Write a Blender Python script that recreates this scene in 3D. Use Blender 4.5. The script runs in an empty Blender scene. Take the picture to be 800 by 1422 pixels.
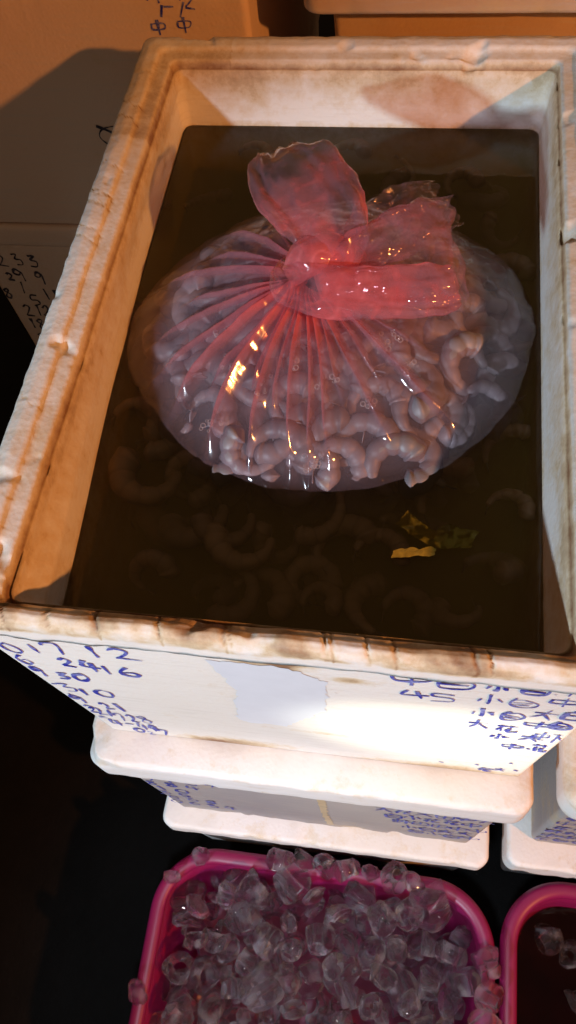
import bpy, bmesh, math, random
from mathutils import Vector, Matrix, noise

SC = bpy.context.scene
COL = SC.collection
R = math.radians
random.seed(7)

# ------------------------------------------------------------------ camera
# world: rim of the open box at z = 0, its front edge at y = 0, floor at z = FLOOR
FLOOR = -0.915
CAM = Vector((0.0737, -0.1631, 0.4673))
yaw, pitch, roll = -0.2880, 1.0550, -0.1753
fw = Vector((math.sin(yaw) * math.cos(pitch), math.cos(yaw) * math.cos(pitch), -math.sin(pitch)))
r0 = Vector((math.cos(yaw), -math.sin(yaw), 0)); u0 = r0.cross(fw)
rt = math.cos(roll) * r0 + math.sin(roll) * u0
up = -math.sin(roll) * r0 + math.cos(roll) * u0
cd = bpy.data.cameras.new('camera'); cam = bpy.data.objects.new('camera', cd); COL.objects.link(cam)
cam.matrix_world = Matrix(((rt.x, up.x, -fw.x, CAM.x), (rt.y, up.y, -fw.y, CAM.y), (rt.z, up.z, -fw.z, CAM.z), (0, 0, 0, 1)))
cd.sensor_fit = 'VERTICAL'; cd.sensor_height = 36; cd.lens = 36 * 1172.1 / 1422
cd.clip_start = 0.01; cd.clip_end = 100
SC.camera = cam

# ------------------------------------------------------------------ world, lamps, exposure
w = bpy.data.worlds.new('World'); SC.world = w; w.use_nodes = True
w.node_tree.nodes['Background'].inputs[0].default_value = (0.72, 0.43, 0.24, 1)
w.node_tree.nodes['Background'].inputs[1].default_value = 0.15

def lamp(name, typ, loc, energy, color, radius, target=None, spot=None, blend=0.3, scale=None):
    l = bpy.data.lights.new(name, typ); l.energy = energy; l.color = color; l.shadow_soft_size = radius
    o = bpy.data.objects.new(name, l); COL.objects.link(o); o.location = loc
    if typ == 'SPOT':
        l.spot_size = R(spot); l.spot_blend = blend
        o.rotation_euler = (Vector(target) - Vector(loc)).to_track_quat('-Z', 'Y').to_euler()
        if scale: o.scale = scale
    return o
# tungsten bulb of the stall, behind the photographer on the right
lamp('stall_bulb', 'POINT', (2.25, -1.25, 1.42), 275, (1.0, 0.345, 0.075), 0.05)
# shaded cool white lamp, front left
lamp('white_lamp', 'SPOT', (-0.83, -1.60, 0.73), 178, (0.70, 0.86, 1.0), 0.05, (-0.376, -0.709, 0.153), 29, 0.22)
# torch: bright core on the front of the box
lamp('torch', 'SPOT', (-0.06, -0.60, -0.02), 20, (1.0, 0.98, 0.78), 0.012, (0.13, 0.0, -0.20), 23, 0.9, (1.25, 0.9, 1))
lamp('front_fill_light', 'SPOT', (-0.06, -0.62, 0.06), 2.0, (0.62, 0.84, 1.0), 0.03, (-0.01, 0.0, -0.22), 44, 0.4)  # added cool fill for the front face and lid, no real source
lamp('ice_fill_light', 'SPOT', (0.02, -0.32, 0.42), 17, (0.74, 0.87, 1.0), 0.04, (0.0, -0.24, -0.75), 46, 0.6)  # made-up overhead fill, added to brighten the ice and give it glints

vs = SC.view_settings
vs.view_transform = 'Standard'; vs.look = 'None'; vs.exposure = 0; vs.gamma = 1; vs.use_curve_mapping = False
cy = SC.cycles
cy.use_denoising = True
cy.max_bounces = 14; cy.diffuse_bounces = 4; cy.glossy_bounces = 5; cy.transmission_bounces = 10
cy.transparent_max_bounces = 40; cy.volume_bounces = 2
cy.sample_clamp_indirect = 4.0; cy.caustics_reflective = False; cy.caustics_refractive = True

# ------------------------------------------------------------------ materials
def new_mat(name):
    m = bpy.data.materials.new(name); m.use_nodes = True
    nt = m.node_tree; nt.nodes.clear()
    out = nt.nodes.new('ShaderNodeOutputMaterial')
    return m, nt, out
def N(nt, typ, ins=None, **kw):
    n = nt.nodes.new(typ)
    for k, v in kw.items(): setattr(n, k, v)
    for k, v in (ins or {}).items():
        if isinstance(v, bpy.types.NodeSocket): nt.links.new(v, n.inputs[k])
        else: n.inputs[k].default_value = v
    return n
def ramp(nt, fac, stops):
    n = nt.nodes.new('ShaderNodeValToRGB'); nt.links.new(fac, n.inputs[0])
    e = n.color_ramp.elements
    while len(e) < len(stops): e.new(0.5)
    for el, (p, c) in zip(e, stops):
        el.position = p; el.color = c if len(c) == 4 else (*c, 1)
    return n.outputs[0]
def mixc(nt, fac, a, b, blend='MIX'):
    n = nt.nodes.new('ShaderNodeMix'); n.data_type = 'RGBA'; n.blend_type = blend
    for s, v in ((n.inputs[0], fac), (n.inputs[6], a), (n.inputs[7], b)):
        if isinstance(v, bpy.types.NodeSocket): nt.links.new(v, s)
        elif isinstance(v, (int, float)): s.default_value = v
        else: s.default_value = (*v, 1) if len(v) == 3 else v
    return n.outputs[2]
def mth(nt, op, a, b=0.0, c=0.0):
    n = nt.nodes.new('ShaderNodeMath'); n.operation = op
    for i, v in enumerate((a, b, c)):
        if isinstance(v, bpy.types.NodeSocket): nt.links.new(v, n.inputs[i])
        else: n.inputs[i].default_value = v
    return n.outputs[0]

def foam_mat(name, white=(0.80, 0.78, 0.75), dirt=1.0):
    m, nt, out = new_mat(name)
    tc = N(nt, 'ShaderNodeTexCoord').outputs['Object']
    st = N(nt, 'ShaderNodeAttribute', attribute_name='stain').outputs['Fac']
    n1 = N(nt, 'ShaderNodeTexNoise', {'Vector': tc, 'Scale': 14.0, 'Detail': 6.0, 'Roughness': 0.65}).outputs[0]
    n2 = N(nt, 'ShaderNodeTexNoise', {'Vector': tc, 'Scale': 75.0, 'Detail': 5.0, 'Roughness': 0.7}).outputs[0]
    n3 = N(nt, 'ShaderNodeTexNoise', {'Vector': tc, 'Scale': 4.0, 'Detail': 3.0}).outputs[0]
    vo = N(nt, 'ShaderNodeTexVoronoi', {'Vector': tc, 'Scale': 240.0}).outputs['Distance']
    # long smears
    mp = N(nt, 'ShaderNodeMapping', {'Vector': tc, 'Scale': (3.0, 3.0, 40.0)}).outputs[0]
    n4 = N(nt, 'ShaderNodeTexNoise', {'Vector': mp, 'Scale': 6.0, 'Detail': 4.0}).outputs[0]
    base = mixc(nt, mth(nt, 'MULTIPLY', ramp(nt, n3, [(0.35, (0, 0, 0)), (0.75, (1, 1, 1))]), 0.35 * dirt), white, (0.66, 0.60, 0.48))
    base = mixc(nt, mth(nt, 'MULTIPLY', ramp(nt, n4, [(0.52, (0, 0, 0)), (0.72, (1, 1, 1))]), 0.28 * dirt), base, (0.55, 0.50, 0.44))
    # stain attribute with noisy edge: yellow, then brown
    s = mth(nt, 'ADD', st, mth(nt, 'MULTIPLY', mth(nt, 'SUBTRACT', n1, 0.5), 0.9))
    s = mth(nt, 'ADD', s, mth(nt, 'MULTIPLY', mth(nt, 'SUBTRACT', n2, 0.5), 0.7))
    y = ramp(nt, s, [(0.22, (0, 0, 0)), (0.55, (1, 1, 1))])
    b = ramp(nt, s, [(0.50, (0, 0, 0)), (0.95, (1, 1, 1))])
    base = mixc(nt, mth(nt, 'MULTIPLY', y, 0.75), base, (0.60, 0.44, 0.22))
    base = mixc(nt, mth(nt, 'MULTIPLY', b, 0.9), base, (0.22, 0.10, 0.042))
    # small dirty specks
    sp = ramp(nt, n2, [(0.68, (0, 0, 0)), (0.76, (1, 1, 1))])
    base = mixc(nt, mth(nt, 'MULTIPLY', sp, 0.4 * dirt), base, (0.30, 0.19, 0.10))
    h = mth(nt, 'ADD', mth(nt, 'MULTIPLY', vo, 0.5), mth(nt, 'MULTIPLY', n2, 0.9))
    bmp = N(nt, 'ShaderNodeBump', {'Height': h, 'Strength': 0.35, 'Distance': 0.0012}).outputs[0]
    p = N(nt, 'ShaderNodeBsdfPrincipled', {'Base Color': base, 'Roughness': 0.62, 'Normal': bmp, 'Subsurface Weight': 0.12,
          'Subsurface Radius': (0.02, 0.016, 0.012), 'Subsurface Scale': 0.3})
    nt.links.new(p.outputs[0], out.inputs[0])
    return m
def simple(name, color, rough=0.5, var=0.15, scale=40, bump=0.0, **extra):
    m, nt, out = new_mat(name)
    tc = N(nt, 'ShaderNodeTexCoord').outputs['Object']
    n = N(nt, 'ShaderNodeTexNoise', {'Vector': tc, 'Scale': float(scale), 'Detail': 5.0, 'Roughness': 0.6}).outputs[0]
    c = mixc(nt, n, tuple(x * (1 - var) for x in color), tuple(min(1, x * (1 + var)) for x in color))
    ins = {'Base Color': c, 'Roughness': rough}
    if bump: ins['Normal'] = N(nt, 'ShaderNodeBump', {'Height': n, 'Strength': bump, 'Distance': 0.002}).outputs[0]
    for k, v in extra.items(): ins[k.replace('_', ' ')] = v
    p = N(nt, 'ShaderNodeBsdfPrincipled', ins)
    nt.links.new(p.outputs[0], out.inputs[0])
    return m

M = {}
M['foam'] = foam_mat('worn_white_foam')
M['foam3'] = foam_mat('warm_lit_foam', (0.68, 0.48, 0.34), 1.0)  # white foam with warm bulb light put into its colour, back left boxes
M['foam4'] = foam_mat('shaded_grubby_foam', (0.30, 0.275, 0.295), 1.3)  # grime, plus the shade below the lids put into the grey
M['foam5'] = foam_mat('orange_lit_foam', (0.56, 0.36, 0.20), 1.2)  # orange bulb light put into the colour of the back right box
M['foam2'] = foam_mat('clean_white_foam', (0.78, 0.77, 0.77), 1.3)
def ink_mat(name, c1, c2):
    m, nt, out = new_mat(name)
    tc = N(nt, 'ShaderNodeTexCoord').outputs['Object']
    a = N(nt, 'ShaderNodeTexNoise', {'Vector': tc, 'Scale': 90.0, 'Detail': 3.0}).outputs[0]
    b = N(nt, 'ShaderNodeTexNoise', {'Vector': tc, 'Scale': 420.0, 'Detail': 3.0}).outputs[0]
    k = ramp(nt, mth(nt, 'ADD', mth(nt, 'MULTIPLY', a, .7), mth(nt, 'MULTIPLY', b, .5)), [(0.52, (0, 0, 0)), (0.78, (1, 1, 1))])
    p = N(nt, 'ShaderNodeBsdfPrincipled', {'Base Color': mixc(nt, mth(nt, 'MULTIPLY', k, .8), c1, c2), 'Roughness': 0.55})
    nt.links.new(p.outputs[0], out.inputs[0]); return m
M['ink'] = ink_mat('blue_marker_ink', (0.016, 0.024, 0.34), (0.35, 0.38, 0.66))
M['black_ink'] = ink_mat('black_marker_ink', (0.02, 0.018, 0.03), (0.16, 0.14, 0.15))
M['tape'] = simple('pale_blue_tape', (0.70, 0.745, 0.81), 0.35, 0.06, 60)
M['brown_tape'] = simple('brown_tape_residue', (0.55, 0.43, 0.26), 0.45, 0.3, 90, 0.3)
M['basin'] = simple('magenta_plastic', (0.20, 0.004, 0.055), 0.42, 0.10, 30, 0.05)

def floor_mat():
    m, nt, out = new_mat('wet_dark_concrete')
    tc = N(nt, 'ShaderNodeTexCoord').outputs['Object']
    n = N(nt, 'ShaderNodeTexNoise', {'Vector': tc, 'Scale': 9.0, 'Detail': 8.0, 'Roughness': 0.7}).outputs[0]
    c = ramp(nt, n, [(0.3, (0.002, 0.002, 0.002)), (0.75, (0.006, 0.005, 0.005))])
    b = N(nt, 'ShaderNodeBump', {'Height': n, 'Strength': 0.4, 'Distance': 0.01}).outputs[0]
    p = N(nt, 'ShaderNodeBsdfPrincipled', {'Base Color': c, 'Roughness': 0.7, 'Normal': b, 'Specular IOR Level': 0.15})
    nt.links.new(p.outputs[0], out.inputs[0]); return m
M['floor'] = floor_mat()

def water_mat(name, absorb, dens, scat, sdens):
    m, nt, out = new_mat(name)
    tc = N(nt, 'ShaderNodeTexCoord').outputs['Object']
    n = N(nt, 'ShaderNodeTexNoise', {'Vector': tc, 'Scale': 28.0, 'Detail': 3.0}).outputs[0]
    b = N(nt, 'ShaderNodeBump', {'Height': n, 'Strength': 0.25, 'Distance': 0.002}).outputs[0]
    fr = N(nt, 'ShaderNodeFresnel', {'IOR': 1.33, 'Normal': b}).outputs[0]
    t = N(nt, 'ShaderNodeBsdfTransparent', {'Color': (0.96, 0.93, 0.88, 1)})
    g = N(nt, 'ShaderNodeBsdfGlossy', {'Color': (1, 1, 1, 1), 'Roughness': 0.03, 'Normal': b})
    mx = N(nt, 'ShaderNodeMixShader', {0: fr, 1: t.outputs[0], 2: g.outputs[0]})
    nt.links.new(mx.outputs[0], out.inputs['Surface'])
    va = N(nt, 'ShaderNodeVolumeAbsorption', {'Color': (*absorb, 1), 'Density': dens})
    vsn = N(nt, 'ShaderNodeVolumeScatter', {'Color': (*scat, 1), 'Density': sdens})
    ad = N(nt, 'ShaderNodeAddShader', {0: va.outputs[0], 1: vsn.outputs[0]})
    nt.links.new(ad.outputs[0], out.inputs['Volume'])
    return m
M['water'] = water_mat('murky_brown_water', (0.66, 0.46, 0.08), 10.0, (0.86, 0.70, 0.20), 20.0)
M['melt'] = water_mat('melt_water', (0.42, 0.28, 0.42), 30.0, (0.4, 0.12, 0.16), 1.5)

def film_mat(name, tint, dens):
    # thin tinted plastic: the more film is gathered, the deeper its colour
    m, nt, out = new_mat(name)
    tc = N(nt, 'ShaderNodeTexCoord').outputs['Object']
    ga = N(nt, 'ShaderNodeAttribute', attribute_name='gather').outputs['Fac']
    n = N(nt, 'ShaderNodeTexNoise', {'Vector': tc, 'Scale': 90.0, 'Detail': 5.0, 'Roughness': 0.6}).outputs[0]
    b = N(nt, 'ShaderNodeBump', {'Height': n, 'Strength': 0.06, 'Distance': 0.001}).outputs[0]
    lw = N(nt, 'ShaderNodeLayerWeight', {'Blend': 0.30}).outputs['Facing']
    k = mth(nt, 'ADD', mth(nt, 'MULTIPLY', ga, dens), mth(nt, 'MULTIPLY', mth(nt, 'MULTIPLY', lw, ga), 0.55))
    k = mth(nt, 'MULTIPLY', k, mth(nt, 'ADD', mth(nt, 'MULTIPLY', n, 0.8), 0.6))
    k = mth(nt, 'MINIMUM', mth(nt, 'ADD', k, 0.055), 0.92)
    tcol = mixc(nt, mth(nt, 'MINIMUM', mth(nt, 'MULTIPLY', ga, 1.0), 1.0), (0.97, 0.93, 0.94), tint)
    t = N(nt, 'ShaderNodeBsdfTransparent', {'Color': tcol})
    dcol = mixc(nt, mth(nt, 'MINIMUM', mth(nt, 'MULTIPLY', ga, 1.7), 1.0), (0.56, 0.50, 0.66), (0.99, 0.30, 0.33))
    d = N(nt, 'ShaderNodeBsdfDiffuse', {'Color': dcol})
    tr = N(nt, 'ShaderNodeBsdfTranslucent', {'Color': dcol})
    body = N(nt, 'ShaderNodeMixShader', {0: 0.5, 1: d.outputs[0], 2: tr.outputs[0]})
    m1 = N(nt, 'ShaderNodeMixShader', {0: k, 1: t.outputs[0], 2: body.outputs[0]})
    bf = N(nt, 'ShaderNodeNewGeometry').outputs['Backfacing']   # a sheet reflects alike from both sides
    ior = mth(nt, 'SUBTRACT', 1.45, mth(nt, 'MULTIPLY', bf, 1.45 - 1 / 1.45))
    fr = N(nt, 'ShaderNodeFresnel', {'IOR': ior, 'Normal': b}).outputs[0]
    g = N(nt, 'ShaderNodeBsdfGlossy', {'Color': (1, 0.95, 0.95, 1), 'Roughness': 0.08, 'Normal': b})
    m2 = N(nt, 'ShaderNodeMixShader', {0: fr, 1: m1.outputs[0], 2: g.outputs[0]})
    nt.links.new(m2.outputs[0], out.inputs[0])
    return m
M['film'] = film_mat('pink_bag_film', (1.0, 0.58, 0.62), 0.50)
def scrap_mat():
    m, nt, out = new_mat('yellow_green_film')
    tc = N(nt, 'ShaderNodeTexCoord').outputs['Object']
    n = N(nt, 'ShaderNodeTexNoise', {'Vector': tc, 'Scale': 120.0, 'Detail': 4.0}).outputs[0]
    k = ramp(nt, n, [(0.50, (0.03, 0.03, 0.03)), (0.62, (0.34, 0.34, 0.34))])
    t = N(nt, 'ShaderNodeBsdfTransparent', {'Color': (0.85, 0.85, 0.6, 1)})
    d = N(nt, 'ShaderNodeBsdfPrincipled', {'Base Color': (0.46, 0.46, 0.09, 1), 'Roughness': 0.18})
    mx = N(nt, 'ShaderNodeMixShader', {0: k, 1: t.outputs[0], 2: d.outputs[0]})
    nt.links.new(mx.outputs[0], out.inputs[0]); return m
M['scrap'] = scrap_mat()
M['label_strip'] = simple('yellow_green_strip', (0.42, 0.40, 0.10), 0.4, 0.6, 250, 0.3)

def ice_mat():
    m, nt, out = new_mat('clear_ice')
    tc = N(nt, 'ShaderNodeTexCoord').outputs['Object']
    n = N(nt, 'ShaderNodeTexNoise', {'Vector': tc, 'Scale': 130.0, 'Detail': 4.0}).outputs[0]
    n2 = N(nt, 'ShaderNodeTexNoise', {'Vector': tc, 'Scale': 45.0, 'Detail': 2.0}).outputs[0]
    n5 = N(nt, 'ShaderNodeTexNoise', {'Vector': tc, 'Scale': 210.0, 'Detail': 2.0}).outputs[0]
    b = N(nt, 'ShaderNodeBump', {'Height': n5, 'Strength': 0.22, 'Distance': 0.0014}).outputs[0]
    g = N(nt, 'ShaderNodeBsdfGlass', {'Color': (0.97, 0.97, 1, 1), 'Roughness': 0.015, 'IOR': 1.31, 'Normal': b})
    t = N(nt, 'ShaderNodeBsdfTransparent', {'Color': (0.93, 0.93, 0.95, 1)})
    d = N(nt, 'ShaderNodeBsdfDiffuse', {'Color': (0.80, 0.80, 0.86, 1)})
    tl = N(nt, 'ShaderNodeBsdfTranslucent', {'Color': (0.80, 0.80, 0.86, 1)})
    dd = N(nt, 'ShaderNodeMixShader', {0: 0.5, 1: d.outputs[0], 2: tl.outputs[0]})
    m1 = N(nt, 'ShaderNodeMixShader', {0: 0.16, 1: g.outputs[0], 2: t.outputs[0]})
    k = ramp(nt, n2, [(0.54, (0.012, 0.012, 0.012)), (0.72, (0.24, 0.24, 0.25))])
    m2 = N(nt, 'ShaderNodeMixShader', {0: k, 1: m1.outputs[0], 2: dd.outputs[0]})
    nt.links.new(m2.outputs[0], out.inputs[0]); return m
M['ice'] = ice_mat()

def shrimp_mat(name='grey_shrimp_flesh', ca=(0.25, 0.225, 0.255), cb=(0.155, 0.135, 0.15)):
    m, nt, out = new_mat(name)
    tc = N(nt, 'ShaderNodeTexCoord').outputs['Object']
    seg = N(nt, 'ShaderNodeAttribute', attribute_name='seg').outputs['Fac']
    oi = N(nt, 'ShaderNodeObjectInfo').outputs['Random']
    n = N(nt, 'ShaderNodeTexNoise', {'Vector': tc, 'Scale': 160.0, 'Detail': 5.0}).outputs[0]
    c = mixc(nt, oi, ca, cb)
    c = mixc(nt, mth(nt, 'MULTIPLY', seg, 0.55), c, (0.12, 0.10, 0.105))
    c = mixc(nt, mth(nt, 'MULTIPLY', n, 0.45), c, (0.17, 0.145, 0.15))
    b = N(nt, 'ShaderNodeBump', {'Height': n, 'Strength': 0.2, 'Distance': 0.001}).outputs[0]
    p = N(nt, 'ShaderNodeBsdfPrincipled', {'Base Color': c, 'Roughness': 0.48, 'Normal': b, 'Subsurface Weight': 0.15,
          'Subsurface Radius': (0.01, 0.007, 0.006), 'Subsurface Scale': 0.4})
    nt.links.new(p.outputs[0], out.inputs[0]); return m
M['shrimp'] = shrimp_mat()
M['shrimp_brown'] = shrimp_mat('orange_lit_shrimp', (0.50, 0.36, 0.22), (0.34, 0.24, 0.15))  # loose shrimp: bulb light lost in the water put back into the colour
def bubble_mat():
    m, nt, out = new_mat('froth')
    lw = N(nt, 'ShaderNodeLayerWeight', {'Blend': 0.5}).outputs['Facing']
    t = N(nt, 'ShaderNodeBsdfTransparent')
    d = N(nt, 'ShaderNodeBsdfPrincipled', {'Base Color': (0.7, 0.6, 0.62, 1), 'Roughness': 0.1})
    mx = N(nt, 'ShaderNodeMixShader', {0: mth(nt, 'POWER', lw, 2.0), 1: t.outputs[0], 2: d.outputs[0]})
    nt.links.new(mx.outputs[0], out.inputs[0]); return m
M['bubble'] = bubble_mat()

# ------------------------------------------------------------------ object helpers
def link(name, me, mat=None, parent=None, smooth=True):
    o = bpy.data.objects.new(name, me); COL.objects.link(o)
    if mat is not None and not me.materials: me.materials.append(mat)
    if smooth: me.polygons.foreach_set('use_smooth', [True] * len(me.polygons))
    if parent is not None: o.parent = parent
    return o
def mesh(name, verts, faces, attrs=None):
    me = bpy.data.meshes.new(name); me.from_pydata([tuple(v) for v in verts], [], faces); me.update()
    for an, vals in (attrs or {}).items():
        a = me.attributes.new(an, 'FLOAT', 'POINT'); a.data.foreach_set('value', vals)
    return me
def thing(name, label, cat, loc=(0, 0, 0), group=None):
    o = bpy.data.objects.new(name, None); COL.objects.link(o); o.location = loc; o.empty_display_size = 0.05
    return tag(o, label, cat, group)
def tag(o, label, cat=None, group=None, kind=None):
    o['label'] = label
    if cat: o['category'] = cat
    if group: o['group'] = group
    if kind: o['kind'] = kind
    return o
def fbm(v, s, octs=4): return noise.fractal(Vector(v) * s, 0.9, 2.0, octs)
def lerp(a, b, t): return a + (b - a) * t
def sstep(a, b, x):
    t = max(0.0, min(1.0, (x - a) / (b - a))); return t * t * (3 - 2 * t)

# ------------------------------------------------------------------ ground
def floor():
    n = 40; vs_, fs = [], []
    for j in range(n + 1):
        for i in range(n + 1):
            x = -3 + 6 * i / n; y = -3 + 6 * j / n
            vs_.append((x, y, FLOOR + 0.004 * fbm((x, y, 0), 3.0)))
    for j in range(n):
        for i in range(n): fs.append((j * (n + 1) + i, j * (n + 1) + i + 1, (j + 1) * (n + 1) + i + 1, (j + 1) * (n + 1) + i))
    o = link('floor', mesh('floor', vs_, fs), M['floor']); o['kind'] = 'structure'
    tag(o, 'dark wet market floor', None, None, 'structure')
floor()

# ------------------------------------------------------------------ foam boxes: lofts of rounded rectangles
def ring(x0, x1, y0, y1, rad, nx, ny, nc):
    rad = max(0.001, min(rad, (x1 - x0) / 2 - 1e-4, (y1 - y0) / 2 - 1e-4)); P = []
    def edge(ax, ay, bx, by, n):
        for i in range(n): t = i / n; P.append((lerp(ax, bx, t), lerp(ay, by, t)))
    def corner(cx, cy_, a0):
        for i in range(nc): a = R(a0 + 90 * i / nc); P.append((cx + rad * math.cos(a), cy_ + rad * math.sin(a)))
    edge(x0 + rad, y0, x1 - rad, y0, nx); corner(x1 - rad, y0 + rad, -90)
    edge(x1, y0 + rad, x1, y1 - rad, ny); corner(x1 - rad, y1 - rad, 0)
    edge(x1 - rad, y1, x0 + rad, y1, nx); corner(x0 + rad, y1 - rad, 90)
    edge(x0, y1 - rad, x0, y0 + rad, ny); corner(x0 + rad, y0 + rad, 180)
    return P
def loft(rings, cap0=True, cap1=True):
    n = len(rings[0]); V = [p for r in rings for p in r]; F = []
    for k in range(len(rings) - 1):
        a, b = k * n, (k + 1) * n
        for i in range(n): j = (i + 1) % n; F.append((a + i, a + j, b + j, b + i))
    if cap0: F.append(tuple(reversed(range(n))))
    if cap1: F.append(tuple(range((len(rings) - 1) * n, len(rings) * n)))
    return V, F

W, L, H = 0.42, 0.596, 0.325
def open_shell():
    # key: (off_left, off_right, off_front, off_back, z, corner, noise, stain, sub)
    K = [(.016, .016, .016, .016, -H, .007, .0004, .18, 1),
         (.014, .014, .014, .014, -.27, .007, .0002, .05, 14),
         (.003, .003, .003, .003, -.030, .007, .0002, .06, 44),
         (.000, .000, .000, .000, -.026, .010, .0007, .16, 2),
         (.000, .000, .000, .000, -.006, .009, .0009, .20, 4),
         (.0025, .0025, .002, .0025, -.001, .010, .0010, .26, 2),
         (.011, .011, .006, .011, .0015, .010, .0010, .20, 4),
         (.020, .020, .010, .020, .0005, .009, .0010, .24, 4),
         (.0225, .0225, .0115, .0225, -.0025, .008, .0008, .36, 2),
         (.034, .034, .015, .033, -.0045, .007, .0007, .32, 4),
         (.0355, .0355, .0165, .0355, -.0115, .007, .0006, .85, 2),
         (.0370, .0370, .018, .0370, -.0120, .008, .0005, .55, 2),
         (.040, .042, .028, .043, -.058, .010, .0004, .16, 6),
         (.040, .043, .029, .044, -.068, .010, .0004, .55, 2),
         (.056, .056, .056, .056, -.290, .035, .0, .4, 4)]
    rings, stain = [], []
    nx, ny, nc = 260, 330, 14
    cracks = [(random.uniform(-.2, .2), random.uniform(.0004, .0012), random.uniform(.0010, .0040)) for _ in range(15)]
    lcr = [(random.uniform(.0, .56), random.uniform(.0005, .001), random.uniform(.0004, .0014)) for _ in range(12)]
    def emit(k):
        ol, orr, of, ob, z, rad, am, st, _ = k
        P = ring(-W / 2 + ol, W / 2 - orr, of, L - ob, rad, nx, ny, nc); out = []
        for (x, y) in P:
            fx, fy, fz = x, y, z
            # inner face of the left wall leans in towards the front
            if z < -.03 and ol > .03 and x < -W / 2 + ol + .02: fx += .010 * (1 - sstep(.02, .26, y)) - .004 * sstep(.25, .4, y)
            s = st
            if am > .0005:
                v = Vector((x, y, z))
                n1 = fbm(v, 45, 3) * .5; n2 = fbm(Vector((x + 3, y + 7, z * 3 + 1)), 60, 3)
                cx, cy_ = x, y - L / 2
                d = Vector((cx, cy_, 0)).normalized()
                fx += d.x * am * n2 * .8; fy += d.y * am * n2 * .8
                fz += am * (n1 * .9 + n2 * .25)
                ch = fbm(v * 1.0 + Vector((9, 2, 4)), 24, 3)
                if ch > .42: fz -= (ch - .42) * .012
                front = 1 - sstep(.012, .03, y)
                if front > 0:
                    fz += front * (-.0035 + .0028 * fbm(v, 18, 3))
                    if z > -.013:
                        s += (.26 + .5 * fbm(v, 30, 3)) * front
                        for (c, wd, dp) in cracks:
                            e = (x + .25 * (y - .01) + .0012 * fbm((y * 2, c * 20, z), 60, 2) - c) / wd
                            if abs(e) < 3: g = math.exp(-e * e); fz -= dp * g * .8; s += .22 * g
                    elif z > -.03: s -= .10 * front
                if x < -W / 2 + .03 and z > -.009:
                    for (c, wd, dp) in lcr:
                        e = (y + .5 * (x + .19) + .006 * fbm((x * 3, c * 20, 0), 60, 2) - c) / wd
                        if abs(e) < 3 and x < -W / 2 + .024: g = math.exp(-e * e); fz -= dp * g * .6; s += .35 * g
            if y > .45 and z > -.012 and ol < .035 and x < -.12: s += .18
            # brown seep marks on the front face
            if y < .02 and z < -.03:
                for (bx, bz, rx, rz, a) in ((-.004, -.034, .030, .012, .95), (.004, -.058, .008, .020, .8), (.013, -.088, .009, .009, .9), (.045, -.060, .008, .005, .5), (.035, -.062, .05, .01, .25),
                                            (-.06, -.318, .04, .016, .6), (-.095, -.322, .02, .010, .5), (.02, -.235, .05, .006, .4),
                                            (.14, -.322, .07, .015, .55)):
                    e = ((x - bx) / rx) ** 2 + ((z - bz) / rz) ** 2
                    if e < 6: s += a * math.exp(-e)
            out.append((fx, fy, fz)); stain.append(s)
        rings.append(out)
    emit(K[0])
    for a, b in zip(K[:-1], K[1:]):
        for i in range(1, b[8] + 1):
            t = i / b[8]; emit(tuple(lerp(p, q, t) for p, q in zip(a, b)))
    V, F = loft(rings)
    return mesh('shell', V, F, {'stain': stain})

box = thing('foam_box', 'open worn white foam box of brown water holding shrimp and a pink bag', 'foam box', (0, 0, 0), 'foam boxes stacked on the market floor')
link('shell', open_shell(), M['foam'], box)

def soft_block(x0, x1, y0, y1, z0, z1, taper, rad, rnd, dirt, seed, nz=6, stain0=0.1, chip=.0012):
    """closed foam block; rnd rounds its top and bottom edges, taper draws the foot in"""
    prof = []
    for i in range(5):
        a = i / 4 * math.pi / 2; prof.append((rnd * (1 - math.sin(a)), z0 + rnd * (1 - math.cos(a)), .18))
    for i in range(1, nz): prof.append((0, lerp(z0 + rnd, z1 - rnd, i / nz), 0))
    for i in range(5):
        a = i / 4 * math.pi / 2; prof.append((rnd * (1 - math.cos(a)), z1 - rnd + rnd * math.sin(a), .18))
    prof.append((rnd + .02, z1, .05))
    rings, st = [], []
    for off, z, s in prof:
        tp = taper * (z1 - z) / (z1 - z0)
        o = off + tp; ringp = []
        for (x, y) in ring(x0 + o, x1 - o, y0 + o, y1 - o, rad, 60, 60, 10):
            v = Vector((x + seed, y, z)); n = fbm(v, 40, 4); c = fbm(v + Vector((5, 5, 5)), 22, 3)
            k = 1.0 if s > .1 else .25
            d = Vector((x - (x0 + x1) / 2, y - (y0 + y1) / 2, 0)).normalized()
            e = chip * k * n - (max(0, c - .35) * .010 if s > .1 else 0)
            ringp.append((x + d.x * e, y + d.y * e, z + e * .5)); st.append(stain0 + s * dirt + .2 * max(0, c) * dirt)
        rings.append(ringp)
    V, F = loft(rings)
    return V, F, st

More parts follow.
